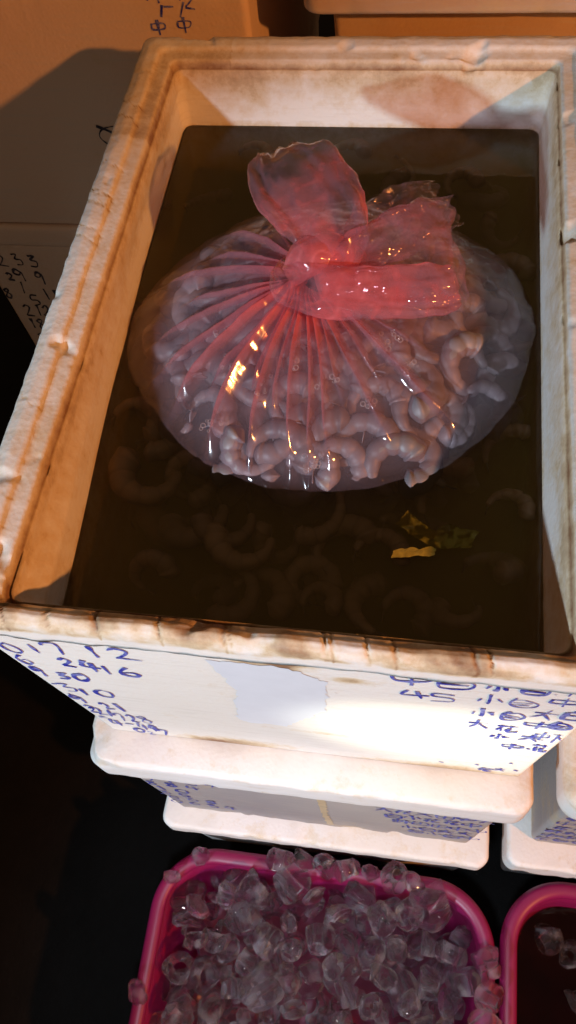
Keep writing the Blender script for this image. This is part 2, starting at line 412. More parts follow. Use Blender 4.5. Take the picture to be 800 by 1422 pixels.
# ------------------------------------------------------------------ marker writing
GLYPH = {
 '0': [[(.45, 1), (.1, .8), (.05, .35), (.35, 0), (.75, .2), (.8, .7), (.45, 1), (.3, .95)]],
 '1': [[(.42, 1), (.45, 0)]],
 '2': [[(.05, .8), (.35, 1), (.65, .8), (.5, .45), (.05, .05)], [(.05, .05), (.85, .0)]],
 '3': [[(.1, .95), (.65, .92), (.3, .58), (.75, .4), (.6, .05), (.05, .05)]],
 '4': [[(.3, 1), (.05, .42), (.9, .38)], [(.6, .85), (.58, 0)]],
 '5': [[(.75, .97), (.2, .97), (.15, .58), (.65, .52), (.7, .15), (.1, .02)]],
 '6': [[(.6, 1), (.15, .6), (.1, .2), (.4, 0), (.75, .2), (.6, .48), (.15, .38)]],
 '7': [[(.05, .75), (.1, .95), (.75, .92), (.45, 0)]],
 '8': [[(.6, .95), (.15, .8), (.65, .3), (.35, 0), (.08, .25), (.65, .75), (.55, .97), (.3, .98)]],
 '9': [[(.65, .7), (.3, .98), (.08, .65), (.4, .5), (.68, .75), (.62, 0)]],
 '-': [[(.05, .5), (.9, .45)]], '.': [[(.3, .1), (.45, .02)]], '=': [[(.05, .65), (.8, .62)], [(.05, .35), (.85, .3)]],
 '/': [[(.75, 1), (.1, 0)]],
 'zhong': [[(.05, .72), (.1, .3), (.9, .33), (.95, .75), (.05, .72)], [(.5, 1.05), (.5, -.1)]],
 'bai': [[(.5, 1.05), (.35, .82)], [(.1, .8), (.1, .05), (.85, .08), (.9, .8), (.1, .8)], [(.12, .45), (.86, .46)]],
 'bai2': [[(.3, 1), (.08, .5), (.3, .05), (.75, .08), (.95, .5), (.6, .85), (.2, .75)], [(.15, .5), (.8, .5)], [(.2, .3), (.75, .3)]],
 'xiao': [[(.5, 1.05), (.5, .1), (.38, .18)], [(.18, .62), (.05, .3)], [(.78, .66), (.95, .35)]],
 'da': [[(.05, .65), (.95, .7)], [(.5, 1.05), (.42, .5), (.05, 0)], [(.48, .55), (.95, .02)]],
 'hua': [[(.05, .8), (.95, .82)], [(.3, 1), (.3, .65)], [(.7, 1), (.7, .65)], [(.3, .6), (.1, .2)], [(.25, .42), (.25, 0)], [(.75, .5), (.45, .25)], [(.6, .55), (.6, .05), (.9, .05), (.92, .2)]],
 'xia': [[(.1, .75), (.1, .4), (.5, .4), (.5, .78), (.1, .75)], [(.3, 1), (.3, .1)], [(.05, .12), (.5, .15)], [(.6, .9), (1, .92)], [(.8, .9), (.8, 0)], [(.82, .6), (1, .45)]],
 'loop': [[(.1, .95), (.55, .6), (.95, .2), (.6, .0), (.2, .1), (.05, .45), (.3, .75), (.8, .85)]],
 'tick': [[(.1, .6), (.6, .3)]],
 'tian': [[(.1, .9), (.1, .1), (.9, .1), (.9, .9), (.1, .9)], [(.5, .9), (.5, .1)], [(.1, .5), (.9, .5)]],
}
def smooth_poly(P, sub=5):
    if len(P) < 3: return [(lerp(P[0][0], P[1][0], i / 6), lerp(P[0][1], P[1][1], i / 6)) for i in range(7)]
    out = []
    for i in range(len(P) - 1):
        p0 = P[max(i - 1, 0)]; p1 = P[i]; p2 = P[i + 1]; p3 = P[min(i + 2, len(P) - 1)]
        for k in range(sub):
            t = k / sub
            out.append(tuple(.5 * (2 * b + (c - a) * t + (2 * a - 5 * b + 4 * c - d) * t * t + (3 * b - a - 3 * c + d) * t ** 3)
                             for a, b, c, d in zip(p0, p1, p2, p3)))
    out.append(P[-1]); return out
def write(parent, ch, x, z, w_, h_, facey, mat, name=None, pen=.0011, rot=0.0):
    """one handwritten sign on a box's front face; (x, z) is its centre"""
    V, F = [], []
    pk = random.uniform(.75, 1.45); rot += random.gauss(0, .10); ca, sa = math.cos(rot), math.sin(rot)
    for k, st in enumerate(GLYPH[ch]):
        P = smooth_poly([(px + random.uniform(-.05, .05), py + random.uniform(-.05, .05)) for px, py in st])
        Q = [((px - .45) * w_, (py - .5) * h_) for px, py in P]
        Q = [(x + ca * a - sa * b, z + sa * a + ca * b) for a, b in Q]
        b0 = len(V)
        for i, q in enumerate(Q):
            a = Q[max(i - 1, 0)]; c = Q[min(i + 1, len(Q) - 1)]
            dx, dz = c[0] - a[0], c[1] - a[1]; l = math.hypot(dx, dz) or 1
            wd = pen * pk * max(.35, 1 + .75 * fbm((q[0] * 90, q[1] * 90, k), 1, 3)) * (1.25 - .6 * i / len(Q))
            nx_, nz_ = -dz / l * wd, dx / l * wd
            for s in (1, -1):
                xx, zz = q[0] + s * nx_, q[1] + s * nz_
                V.append((xx, facey(zz) - .0006 - .00006 * k, zz))
            if i: F.append((b0 + 2 * i - 2, b0 + 2 * i - 1, b0 + 2 * i + 1, b0 + 2 * i))
    nm = name or ('marker_numeral' if ch.isdigit() else 'marker_character')
    return link(nm, mesh(nm, V, F), mat, parent, False)

def face_top(z): return lerp(.003, .014, (-.03 - z) / .24) if z > -.27 else lerp(.014, .016, (-.27 - z) / .055)
T1 = [('0', -.188, -.067, .018, .026), ('1', -.170, -.062, .010, .024), ('7', -.153, -.056, .022, .028), ('1', -.126, -.055, .010, .028), ('2', -.104, -.052, .028, .028),
      ('6', -.192, -.094, .017, .026), ('2', -.156, -.090, .016, .022), ('4', -.140, -.093, .020, .030), ('1', -.130, -.100, .010, .026), ('6', -.113, -.099, .024, .028),
      ('9', -.193, -.125, .014, .028), ('3', -.173, -.131, .016, .022), ('0', -.158, -.130, .018, .024),
      ('-', -.199, -.160, .008, .010), ('3', -.182, -.168, .020, .028), ('1', -.172, -.178, .010, .024), ('0', -.154, -.176, .022, .026),
      ('1', -.198, -.198, .008, .022), ('9', -.188, -.206, .016, .030), ('2', -.166, -.222, .012, .022), ('1', -.154, -.222, .018, .030),
      ('2', -.193, -.240, .014, .030), ('2', -.180, -.246, .016, .028), ('/', -.171, -.250, .012, .030), ('7', -.165, -.262, .012, .032), ('2', -.154, -.262, .012, .030), ('8', -.142, -.262, .018, .030),
      ('=', -.187, -.270, .012, .016), ('4', -.176, -.288, .014, .030), ('-', -.164, -.288, .014, .010), ('4', -.152, -.294, .014, .030), ('4', -.142, -.294, .014, .028),
      ('0', -.160, -.312, .014, .020), ('7', -.136, -.310, .014, .026), ('2', -.150, -.318, .010, .014)]
def on_face(x, a, z): e = W / 2 - face_top(z) - .007 - a * .40; return max(-e, min(e, x))
for c, x, z, a, b in T1: write(box, c, on_face(x, a, z), z, a * .74, b * .86, face_top, M['ink'], pen=.0012)
T2 = [('zhong', .082, -.041, .030, .028), ('bai', .110, -.043, .030, .024), ('xiao', .135, -.041, .018, .020), ('bai', .157, -.040, .020, .022), ('.', .170, -.038, .010, .014), ('1', .178, -.034, .014, .022),
      ('4', .087, -.076, .024, .024), ('5', .106, -.078, .028, .026), ('xiao', .134, -.071, .020, .028), ('bai2', .154, -.071, .024, .030), ('zhong', .178, -.058, .024, .022), ('bai2', .194, -.056, .018, .024),
      ('xiao', .133, -.106, .020, .028), ('bai2', .153, -.107, .020, .030), ('da', .172, -.094, .020, .028), ('bai', .190, -.088, .018, .028),
      ('da', .134, -.140, .018, .028), ('hua', .154, -.144, .020, .024), ('zhong', .173, -.124, .024, .022), ('bai2', .193, -.120, .022, .028),
      ('xiao', .152, -.172, .014, .020), ('tick', .160, -.172, .010, .010), ('da', .174, -.166, .018, .024), ('xia', .194, -.158, .024, .034),
      ('zhong', .166, -.202, .020, .022), ('tick', .180, -.204, .008, .010), ('hua', .193, -.196, .016, .030),
      ('tick', .120, -.296, .010, .012), ('tick', .150, -.290, .008, .010), ('hua', .158, -.306, .016, .014), ('tick', .176, -.268, .008, .012), ('tick', .184, -.296, .010, .014), ('da', .170, -.300, .012, .012)]
for c, x, z, a, b in T2: write(box, c, on_face(x, a, z), z, a * .8, b * .8, face_top, M['ink'], pen=.0010)

# pale tape and brown tape residue on the front face
def patch(name, outline, facey, lift, mat, parent):
    c = (sum(p[0] for p in outline) / len(outline), sum(p[1] for p in outline) / len(outline))
    pts = []
    for i, p in enumerate(outline):
        q = outline[(i + 1) % len(outline)]
        for k in range(16):
            t = k / 16; x, z = lerp(p[0], q[0], t), lerp(p[1], q[1], t)
            pts.append((x + .0035 * fbm((x, z, 1), 130, 4), z + .0045 * fbm((x, z, 5), 110, 4)))
    V = [(x, facey(z) - lift, z) for x, z in pts]; F = [tuple(range(len(pts)))]
    return link(name, mesh(name, V, F), mat, parent, False)
patch('tape_patch', [(-.047, -.046), (.005, -.044), (.030, -.070), (.025, -.15), (.0, -.20), (-.012, -.222), (-.050, -.222), (-.046, -.165), (-.038, -.12)], face_top, .0004, M['tape'], box)

# the lidded boxes below and around
def lidded(label, x0, x1, y0, y1, ztop, zfoot, lid_h, over, taper, seed, dirt=.6, mat='foam2', lidrad=.016, rnd=.006, body_mat=None):
    t = thing('foam_box', label, 'foam box', ((x0 + x1) / 2, (y0 + y1) / 2, zfoot), 'foam boxes stacked on the market floor')
    ox, oy, oz = t.location
    def mk(name, blk, mat=mat):
        V, F, st = blk
        return link(name, mesh(name, [(a - ox, b - oy, c - oz) for a, b, c in V], F, {'stain': st}), M[mat], t)
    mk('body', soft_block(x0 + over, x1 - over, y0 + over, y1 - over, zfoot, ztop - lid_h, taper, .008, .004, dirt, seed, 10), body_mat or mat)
    mk('lid', soft_block(x0, x1, y0, y1, ztop - lid_h, ztop, 0.0, lidrad, rnd, dirt, seed + 3, 4, .08, .0010))
    def facey(zz): return y0 + over + taper * (ztop - lid_h - (zz + oz)) / (ztop - lid_h - zfoot) - oy
    return t, facey
def scribble(t, facey, rows, pen, mat):
    for row in rows:
        for c, x, z, a, b in row:
            write(t, c, x - t.location.x, z - t.location.z, a, b, facey, mat, pen=pen)

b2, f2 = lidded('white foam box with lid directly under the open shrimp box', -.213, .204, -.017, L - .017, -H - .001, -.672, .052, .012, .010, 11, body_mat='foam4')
rnd_chars = ['zhong', 'bai', 'xiao', 'da', 'hua', 'xia', 'bai2', 'tian']
rows = []
for k in range(6):
    z = -.425 - .038 * k; x0_ = .062 + .010 * k; rows.append([])
    for i in range(random.randint(5, 7)):
        x = x0_ + .021 * i
        if x < .185: rows[-1].append((random.choice(rnd_chars), x, z + random.uniform(-.004, .004), .019, .026))
for k in range(7):
    z = -.415 - .034 * k; rows.append([])
    for i in range(random.randint(2, 4)):
        x = -.184 + .004 * (k % 2) + .023 * i; rows[-1].append((random.choice('0123456789'), x, z + random.uniform(-.004, .004), .016, .024))
scribble(b2, f2, rows, .0012, M['ink'])
patch('tape_strip', [(.006, .292), (.014, .292), (.016, .20), (.013, .11), (.017, .02), (.008, .018), (.006, .12)], f2, .0004, M['brown_tape'], b2)
b3, f3 = lidded('lowest foam box of the middle stack, only its lid edge showing behind pink basin', -.214, .206, -.021, L - .02, -.673, FLOOR + .005, .032, .012, .008, 23)

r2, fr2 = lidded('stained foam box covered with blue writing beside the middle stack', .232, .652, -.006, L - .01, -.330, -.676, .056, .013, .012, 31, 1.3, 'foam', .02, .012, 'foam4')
rows = []
for k in range(7):
    z = -.42 - .036 * k; rows.append([(random.choice(rnd_chars), .262 + .022 * i + .003 * (k % 2), z, .018, .024) for i in range(6)])
scribble(r2, fr2, rows, .0011, M['ink'])
r3, fr3 = lidded('lower foam box of the right stack, lid corner just above right basin', .228, .65, -.013, L - .013, -.677, FLOOR + .005, .052, .014, .008, 37, .8)
scribble(r3, fr3, [[('da', .262, -.742, .02, .018), ('tian', .285, -.745, .02, .02), ('hua', .308, -.742, .02, .02)]], .0012, M['ink'])

# stack behind on the left
YB = .665
q1, g1 = lidded('tall plain foam box behind on the left, marker writing near its right edge', -.552, -.118, YB, YB + .55, .065, -.310, .05, .004, .004, 41, .5, 'foam3')
def dz(d, rows): return [[(c, x, z + d, a, b) for c, x, z, a, b in r] for r in rows]
scribble(q1, g1, dz(-.019, [[('4', -.226, .016, .012, .016), ('1', -.213, .012, .006, .012), ('7', -.200, .018, .010, .014), ('7', -.190, .016, .008, .014), ('2', -.180, .010, .012, .018), ('-', -.204, .003, .012, .006)],
                  [('/', -.212, -.002, .006, .012), ('/', -.190, .000, .012, .016)], [('zhong', -.220, -.018, .014, .014), ('zhong', -.192, -.016, .014, .014)]]), .0010, M['ink'])
write(q1, 'loop', -.310 - q1.location.x, -.168 - q1.location.z, .03, .032, g1, M['black_ink'], 'marker_character', .0014)
q2, g2 = lidded('foam box of numbers under the tall left box, partly hidden by the open box', -.565, -.130, YB + .002, YB + .552, -.311, -.62, .036, .003, .008, 43, .5, 'foam3')
scribble(q2, g2, dz(-.022, [[('2', -.530, -.355, .016, .022), ('3', -.505, -.352, .016, .022), ('3', -.482, -.354, .018, .024)],
                  [('2', -.530, -.388, .012, .014), ('9', -.514, -.384, .018, .026), ('9', -.484, -.388, .018, .026)],
                  [('8', -.548, -.424, .014, .022), ('1', -.520, -.410, .012, .026), ('5', -.510, -.438, .018, .024), ('1', -.487, -.424, .012, .024), ('1', -.472, -.424, .012, .024)],
                  [('2', -.530, -.462, .016, .024), ('1', -.513, -.462, .010, .024), ('2', -.500, -.462, .016, .024)],
                  [('1', -.535, -.492, .010, .022), ('8', -.520, -.494, .016, .024), ('1', -.500, -.494, .012, .024)],
                  [('2', -.530, -.528, .016, .022), ('5', -.515, -.528, .016, .022)]]), .0012, M['black_ink'])
lidded('bottom foam box of the left back stack', -.565, -.130, YB + .004, YB + .55, -.621, FLOOR + .005, .04, .006, .006, 47)
# stack behind on the right
lidded('orange-lit foam box with overhanging lid behind the open box on the right', -.066, .372, YB - .006, YB + .55, .038, -.282, .060, .026, .008, 53, 1.1, 'foam5')
lidded('foam box under the orange-lit box behind right', -.060, .372, YB - .004, YB + .55, -.283, -.60, .05, .014, .008, 59)
lidded('bottom foam box of the right back stack', -.060, .372, YB - .004, YB + .55, -.601, FLOOR + .005, .05, .014, .006, 61)

# ------------------------------------------------------------------ brown water in the open box
ZW = -.065
def water_body():
    rings = []
    for z, o in ((-.285, .053), (-.2, .047), (-.1, .0405), (ZW, .0385)):
        rings.append([(x, y, z) for x, y in ring(-W / 2 + o, W / 2 - o, o - .013, L - o - .002, .009, 40, 50, 8)])
    for t in (.7, .4, .1):
        rings.append([(x * t, lerp(L / 2, y, t), ZW) for x, y, _ in rings[3]])
    V, F = loft(rings)
    o = link('water', mesh('water', V, F), M['water'], None, False)
    tag(o, 'murky brown water filling the open foam box', None, None, 'structure')
water_body()

# ------------------------------------------------------------------ the pink bag
KN = Vector((-.008, .293, -.012))          # where the bag is gathered
BC = Vector((.002, .296, 0))
def bag_radius(th): return .010 * math.exp(-((abs(th) % (2 * math.pi) - math.pi) / .6) ** 2) + .156 + .004 * math.cos(2 * th) + .006 * fbm((math.cos(th) * 1.4, math.sin(th) * 1.4, 2), 1, 2)
# folds: (angle in degrees, length 0..1, height, width)
FOLDS = [(-152, .98, .011, .0040), (-141, 1.0, .014, .0044), (-131, .80, .010, .0026), (-123, 1.05, .014, .0042), (-116, .75, .009, .0026), (-110, 1.0, .013, .0036), (-104, .80, .009, .0022),
         (-97, .98, .012, .0034), (-89, 1.0, .011, .0030), (-82, .95, .012, .0030), (-74, .66, .009, .0026), (-65, .88, .012, .0034), (-55, .60, .009, .0026), (-42, .92, .013, .0048), (-28, .6, .008, .003),
         (-165, .92, .009, .003), (-176, .70, .008, .0028), (168, .92, .010, .0034), (155, .75, .009, .003), (141, .85, .010, .0034), (126, .6, .007, .003), (108, .6, .006, .003),
         (85, .5, .006, .003), (60, .5, .006, .003), (38, .5, .006, .003), (15, .5, .006, .003), (-8, .55, .007, .003)]
def bag_z(rho): return -.014 - .051 * (rho ** 2.3)
def bag_film():
    NT, NR = 1000, 84; V, F, ga = [], [], []
    for k in range(NR + 1):
        t = k / NR
        for i in range(NT):
            th = 2 * math.pi * i / NT
            if t < .8: rho = .05 + .95 * (t / .8) ** 1.15; zz = bag_z(rho)
            else: a = (t - .8) / .2; rho = 1 + .06 * math.sin(a * math.pi * .9); zz = bag_z(1) - .075 * a ** 1.2
            Rr = bag_radius(th) * rho
            ctr = KN.lerp(BC, min(1, rho))
            h = 0; lat = 0; hf = 0
            for (d, ln, hh, wd) in FOLDS:
                e = (th - R(d) + math.pi) % (2 * math.pi) - math.pi
                bend = .03 * math.sin(rho * 5 + d)
                s = (e - bend) * Rr
                wd2 = wd * (.42 + .75 * rho)
                if abs(s) < 4 * wd2:
                    amp = hh * min(1, rho / .12) * (1 - sstep(ln * .72, ln * 1.04, rho))
                    x = s / wd2; g = math.exp(-abs(x) ** 1.5)
                    h += amp * g; hf = max(hf, amp * g / .010 if g > .25 else 0); lat += amp * g * .55 * (1 if (d * 7) % 2 > 1 else -1)
            v = Vector((math.cos(th) * Rr, math.sin(th) * Rr, 0))
            h += .0024 * fbm(v, 34, 2) * sstep(.1, .4, rho) + .0004 * fbm(v, 130, 3)
            tx, ty = -math.sin(th), math.cos(th)
            V.append((ctr.x + v.x + tx * lat, ctr.y + v.y + ty * lat, zz + h)); ga.append(min(1.2, .50 * (.036 / (Rr + .002)) ** 1.4 + .24 * hf))
    for k in range(NR):
        for i in range(NT): j = (i + 1) % NT; F.append((k * NT + i, k * NT + j, (k + 1) * NT + j, (k + 1) * NT + i))
    return mesh('film', V, F, {'gather': ga})
bag = thing('plastic_bag', 'knotted translucent pink plastic bag of shrimp lying in brown water', 'bag', KN)
def bag_part(name, me):
    me.transform(Matrix.Translation(-KN)); return link(name, me, M['film'], bag)
bag_part('film', bag_film())
def crumple(v, a, s):
    n1 = 1 - abs(noise.noise(v * s)) * 2; n2 = 1 - abs(noise.noise(v * s * 2.3 + Vector((4, 1, 7)))) * 2; n3 = 1 - abs(noise.noise(v * s * 5.1)) * 2
    return a * (n1 * .6 + n2 * .3 + n3 * .15)
def sleeve(name, axis, half, thick, nrm, seed, gather, crump=.004, jag=.010, nu=60, nv=72, closed=False):
    """crumpled flattened sleeve of film along an axis; nrm is the flat side's direction"""
    V, F, ga = [], [], []
    A = [Vector(a) for a in axis]
    def at(L_, t):
        f = t * (len(L_) - 1); i = min(int(f), len(L_) - 2); u = f - i
        p0 = L_[max(i - 1, 0)]; p1 = L_[i]; p2 = L_[i + 1]; p3 = L_[min(i + 2, len(L_) - 1)]
        return .5 * (2 * p1 + (p2 - p0) * u + (2 * p0 - 5 * p1 + 4 * p2 - p3) * u * u + (3 * p1 - p0 - 3 * p2 + p3) * u ** 3)
    for k in range(nu + 1):
        t = k / nu
        for i in range(nv):
            a = 2 * math.pi * i / nv
            tt = t
            if t > .75: tt = t - (t - .75) * 4 * jag * 4 * (noise.noise(Vector((math.cos(a) * 2.2, math.sin(a) * 2.2, seed))) + .3)
            c = at(A, max(0, min(1, tt))); d = (at(A, min(1, t + .02)) - at(A, max(0, t - .02))).normalized()
            n = Vector(nrm[0]).lerp(Vector(nrm[1]), t); n = (n - d * n.dot(d)).normalized(); s = d.cross(n)
            hw = max(.002, at(half, t)); th = max(.0008, at(thick, t))
            ca = math.copysign(abs(math.cos(a)) ** .8, math.cos(a))
            p = c + s * hw * ca + n * th * math.sin(a)
            u = math.cos(a) * hw
            cr = crumple(Vector((u + seed, t * .022 + (.5 if math.sin(a) > 0 else 0), seed)), crump * min(1, t * 3 + .3), 70)
            cr += crumple(p + Vector((seed, 0, 0)), crump * .6, 26)
            p = p + n * cr + s * crumple(p + Vector((0, seed, 3)), crump * .6, 30)
            V.append(p); fz_ = sstep(-.25, .25, noise.noise(p * 26 + Vector((seed, 5, 2)))) * 1.0 + .04 + 1.5 * max(0, .12 - abs(noise.noise(p * 55 + Vector((1, seed, 2)))))* 4
            ga.append(gather * lerp(1.3, .55, min(1, t * 1.3)) * fz_)
    for k in range(nu):
        for i in range(nv): j = (i + 1) % nv; F.append((k * nv + i, k * nv + j, (k + 1) * nv + j, (k + 1) * nv + i))
    return mesh(name, V, F, {'gather': ga})
# puffed lobe pointing back left
bag_part('mouth_flap', sleeve('mouth_flap', [(.004, .292, .004), (.002, .316, .020), (-.018, .345, .028), (-.040, .376, .027), (-.050, .398, .022)],
         [.016, .028, .036, .033, .013], [.008, .010, .010, .009, .004], ((-.2, -.5, 1), (.25, -.45, 1)), 3.0, .52, .0060, .010))
# wing on the right and the flap behind it
bag_part('mouth_flap', sleeve('mouth_flap', [(-.006, .290, .000), (.028, .298, .010), (.062, .306, .012), (.096, .314, .008)],
         [.016, .028, .040, .046], [.008, .010, .010, .006], ((0, -.4, 1), (.1, -.25, 1)), 11.0, .50, .0070, .030))
bag_part('mouth_flap', sleeve('mouth_flap', [(.004, .298, .000), (.035, .332, .006), (.062, .354, .006), (.084, .373, .000)],
         [.012, .026, .026, .020], [.006, .006, .004, .002], ((0, -.4, 1), (.1, -.2, 1)), 17.0, .34, .007, .045))
# band wrapped round the front of the gather
bag_part('knot', sleeve('knot', [(-.026, .308, -.004), (-.022, .284, .005), (.004, .272, .009), (.040, .270, .011), (.078, .276, .010), (.094, .284, .008)],
         [.008, .018, .020, .018, .019, .014], [.006, .008, .007, .005, .003, .0015], ((-.3, -.5, 1), (.2, -.7, 1)), 23.0, .70, .005, .016))
bag_part('knot', sleeve('knot', [(.020, .316, -.002), (.006, .304, .012), (-.012, .296, .014), (-.024, .292, .000)],
         [.010, .014, .015, .010], [.008, .009, .009, .006], ((0, -.3, 1), (0, -.3, 1)), 29.0, 1.1, .003, .004))

def bag_liquid():
    m, nt, out = new_mat('cloudy_bag_liquid')
    t = N(nt, 'ShaderNodeBsdfTransparent', {'Color': (1, 1, 1, 1)}); nt.links.new(t.outputs[0], out.inputs['Surface'])
    v = N(nt, 'ShaderNodeVolumeScatter', {'Color': (0.80, 0.74, 0.84, 1), 'Density': 15.0}); nt.links.new(v.outputs[0], out.inputs['Volume'])
    rings = []
    for rho in (1.0, .9, .8, .7, .6, .5, .4, .3, .2, .1, .03):
        rings.append([(BC.x + math.cos(2 * math.pi * i / 72) * bag_radius(2 * math.pi * i / 72) * rho * .995, BC.y + math.sin(2 * math.pi * i / 72) * bag_radius(2 * math.pi * i / 72) * rho * .995, bag_z(rho) - .0022) for i in range(72)])
    low = [[(BC.x + (x - BC.x) * k, BC.y + (y - BC.y) * k, z0) for x, y, _ in rings[0]] for k, z0 in ((.6, -.135), (.92, -.11))]
    V, F = loft(low + rings); o = link('liquid', mesh('liquid', V, F), m, None)
    tag(o, 'cloudy greyish liquid inside the pink bag', None, None, 'structure')
bag_liquid()
# froth along the folds
def froth():
    bm = bmesh.new()
    for (d, rho, n) in ((-132, .62, 7), (-124, .86, 12), (-111, .60, 6), (-97, .45, 5), (-89, .92, 14), (-82, .55, 7), (-42, .48, 16), (-42, .60, 9), (-150, .55, 5), (-66, .70, 7)):
        th = R(d); Rr = bag_radius(th) * rho; ctr = KN.lerp(BC, rho)
        for _ in range(n):
            r_ = random.uniform(.0008, .0022)
            p = Vector((ctr.x + math.cos(th) * Rr + random.gauss(0, .004), ctr.y + math.sin(th) * Rr + random.gauss(0, .005), bag_z(rho) + .006 + random.uniform(0, .003)))
            bmesh.ops.create_icosphere(bm, subdivisions=2, radius=r_, matrix=Matrix.Translation(p))
    me = bpy.data.meshes.new('froth'); bm.to_mesh(me); bm.free()
    o = link('froth_bubbles', me, M['bubble'])
    tag(o, 'tiny froth bubbles clinging to the folds of the pink bag', None, None, 'stuff')
froth()

# ------------------------------------------------------------------ shrimp
def shrimp_mesh(total, rad, body, seed):
    """curled peeled shrimp: tapered segmented tube along an arc"""
    NS, NC = 46, 16; V, F, sg = [], [], []
    for k in range(NS + 1):
        t = k / NS; a = total * (t - .5); rr = rad * (1 + .25 * (t - .5)) * (1 - .15 * t)
        c = Vector((rr * math.cos(a), rr * math.sin(a), .004 * math.sin(3 * t + seed)))
        out = Vector((math.cos(a), math.sin(a), 0)); z = Vector((0, 0, 1))
        r_ = body * (1 - .70 * t ** 1.3) * min(1, (.25 + 9 * t) if t < .08 else 1)
        ph = (t * 7) % 1.0; bulge = 1 + .17 * math.sin(ph * math.pi) ** .7 - .06
        e = abs(ph - 0); edge = max(0, 1 - min(ph, 1 - ph) / .10) if .1 < t < .93 else 0
        if k == NS: r_ *= .3
        if k == 0: r_ *= .35
        for i in range(NC):
            b = 2 * math.pi * i / NC
            kk = 1 + .05 * fbm((t * 8, math.cos(b), math.sin(b) + seed), 1, 2)
            cb = math.cos(b); x = cb * (1.10 if cb > 0 else .92)
            V.append(c + (out * x + z * math.sin(b) * .92) * r_ * bulge * kk); sg.append(edge * .8 + (.5 if cb > .85 else 0))
    for k in range(NS):
        for i in range(NC): j = (i + 1) % NC; F.append((k * NC + i, k * NC + j, (k + 1) * NC + j, (k + 1) * NC + i))
    F.append(tuple(reversed(range(NC)))); F.append(tuple(range(NS * NC, NS * NC + NC)))
    tip_a = total * .5; rr = rad * 1.125 * .85
    tip = Vector((rr * math.cos(tip_a), rr * math.sin(tip_a), .004 * math.sin(3 + seed))); d = Vector((-math.sin(tip_a), math.cos(tip_a), 0)); o_ = Vector((math.cos(tip_a), math.sin(tip_a), 0))
    TV, TF = [], []
    for q, ang in enumerate((-.30, -.1, .1, .30)):
        ax = (d * math.cos(ang) + Vector((0, 0, 1)) * math.sin(ang)).normalized(); sd = ax.cross(o_).normalized(); ln = body * (1.15 if abs(ang) > .2 else 1.0); b0 = len(TV)
        prof = [(-.2, .12), (.2, .26), (.55, .36), (.85, .28), (1, .05)]
        for (u, wv) in prof:
            for s, th in ((1, 0), (0, .06), (-1, 0), (0, -.06)):
                TV.append(tip + ax * ln * u + sd * s * wv * body * .8 + o_ * th * body)
        for k in range(4):
            for i in range(4): j = (i + 1) % 4; TF.append((b0 + k * 4 + i, b0 + k * 4 + j, b0 + k * 4 + 4 + j, b0 + k * 4 + 4 + i))
    return mesh('body', V, F, {'seg': sg}), mesh('tail_fan', TV, TF, {'seg': [.5] * len(TV)})
SP = [shrimp_mesh(4.4, .0165, .0088, 1), shrimp_mesh(3.6, .019, .0082, 2), shrimp_mesh(5.0, .0155, .0085, 3), shrimp_mesh(2.5, .028, .0080, 4), shrimp_mesh(4.0, .0180, .0092, 5)]
SPB = [(b_.copy(), t_.copy()) for b_, t_ in SP]
for b_, t_ in SP: b_.materials.append(M['shrimp']); t_.materials.append(M['shrimp'])
for b_, t_ in SPB: b_.materials.append(M['shrimp_brown']); t_.materials.append(M['shrimp_brown'])
def shrimp(loc, rot, scale, label, group, kind):
    t = thing('shrimp', label, 'shrimp', loc, group)
    ax = Vector((rot[0], rot[1], 0)); tilt = Matrix.Rotation(ax.length, 3, ax.normalized()) if ax.length > 1e-5 else Matrix.Identity(3)
    t.rotation_euler = (tilt @ Matrix.Rotation(rot[2], 3, 'Z')).to_euler(); t.scale = (scale,) * 3   # turned, then leant
    src = SPB if 'loose' in group else SP
    link('body', src[kind][0], None, t); link('tail_fan', src[kind][1], None, t)
    return t
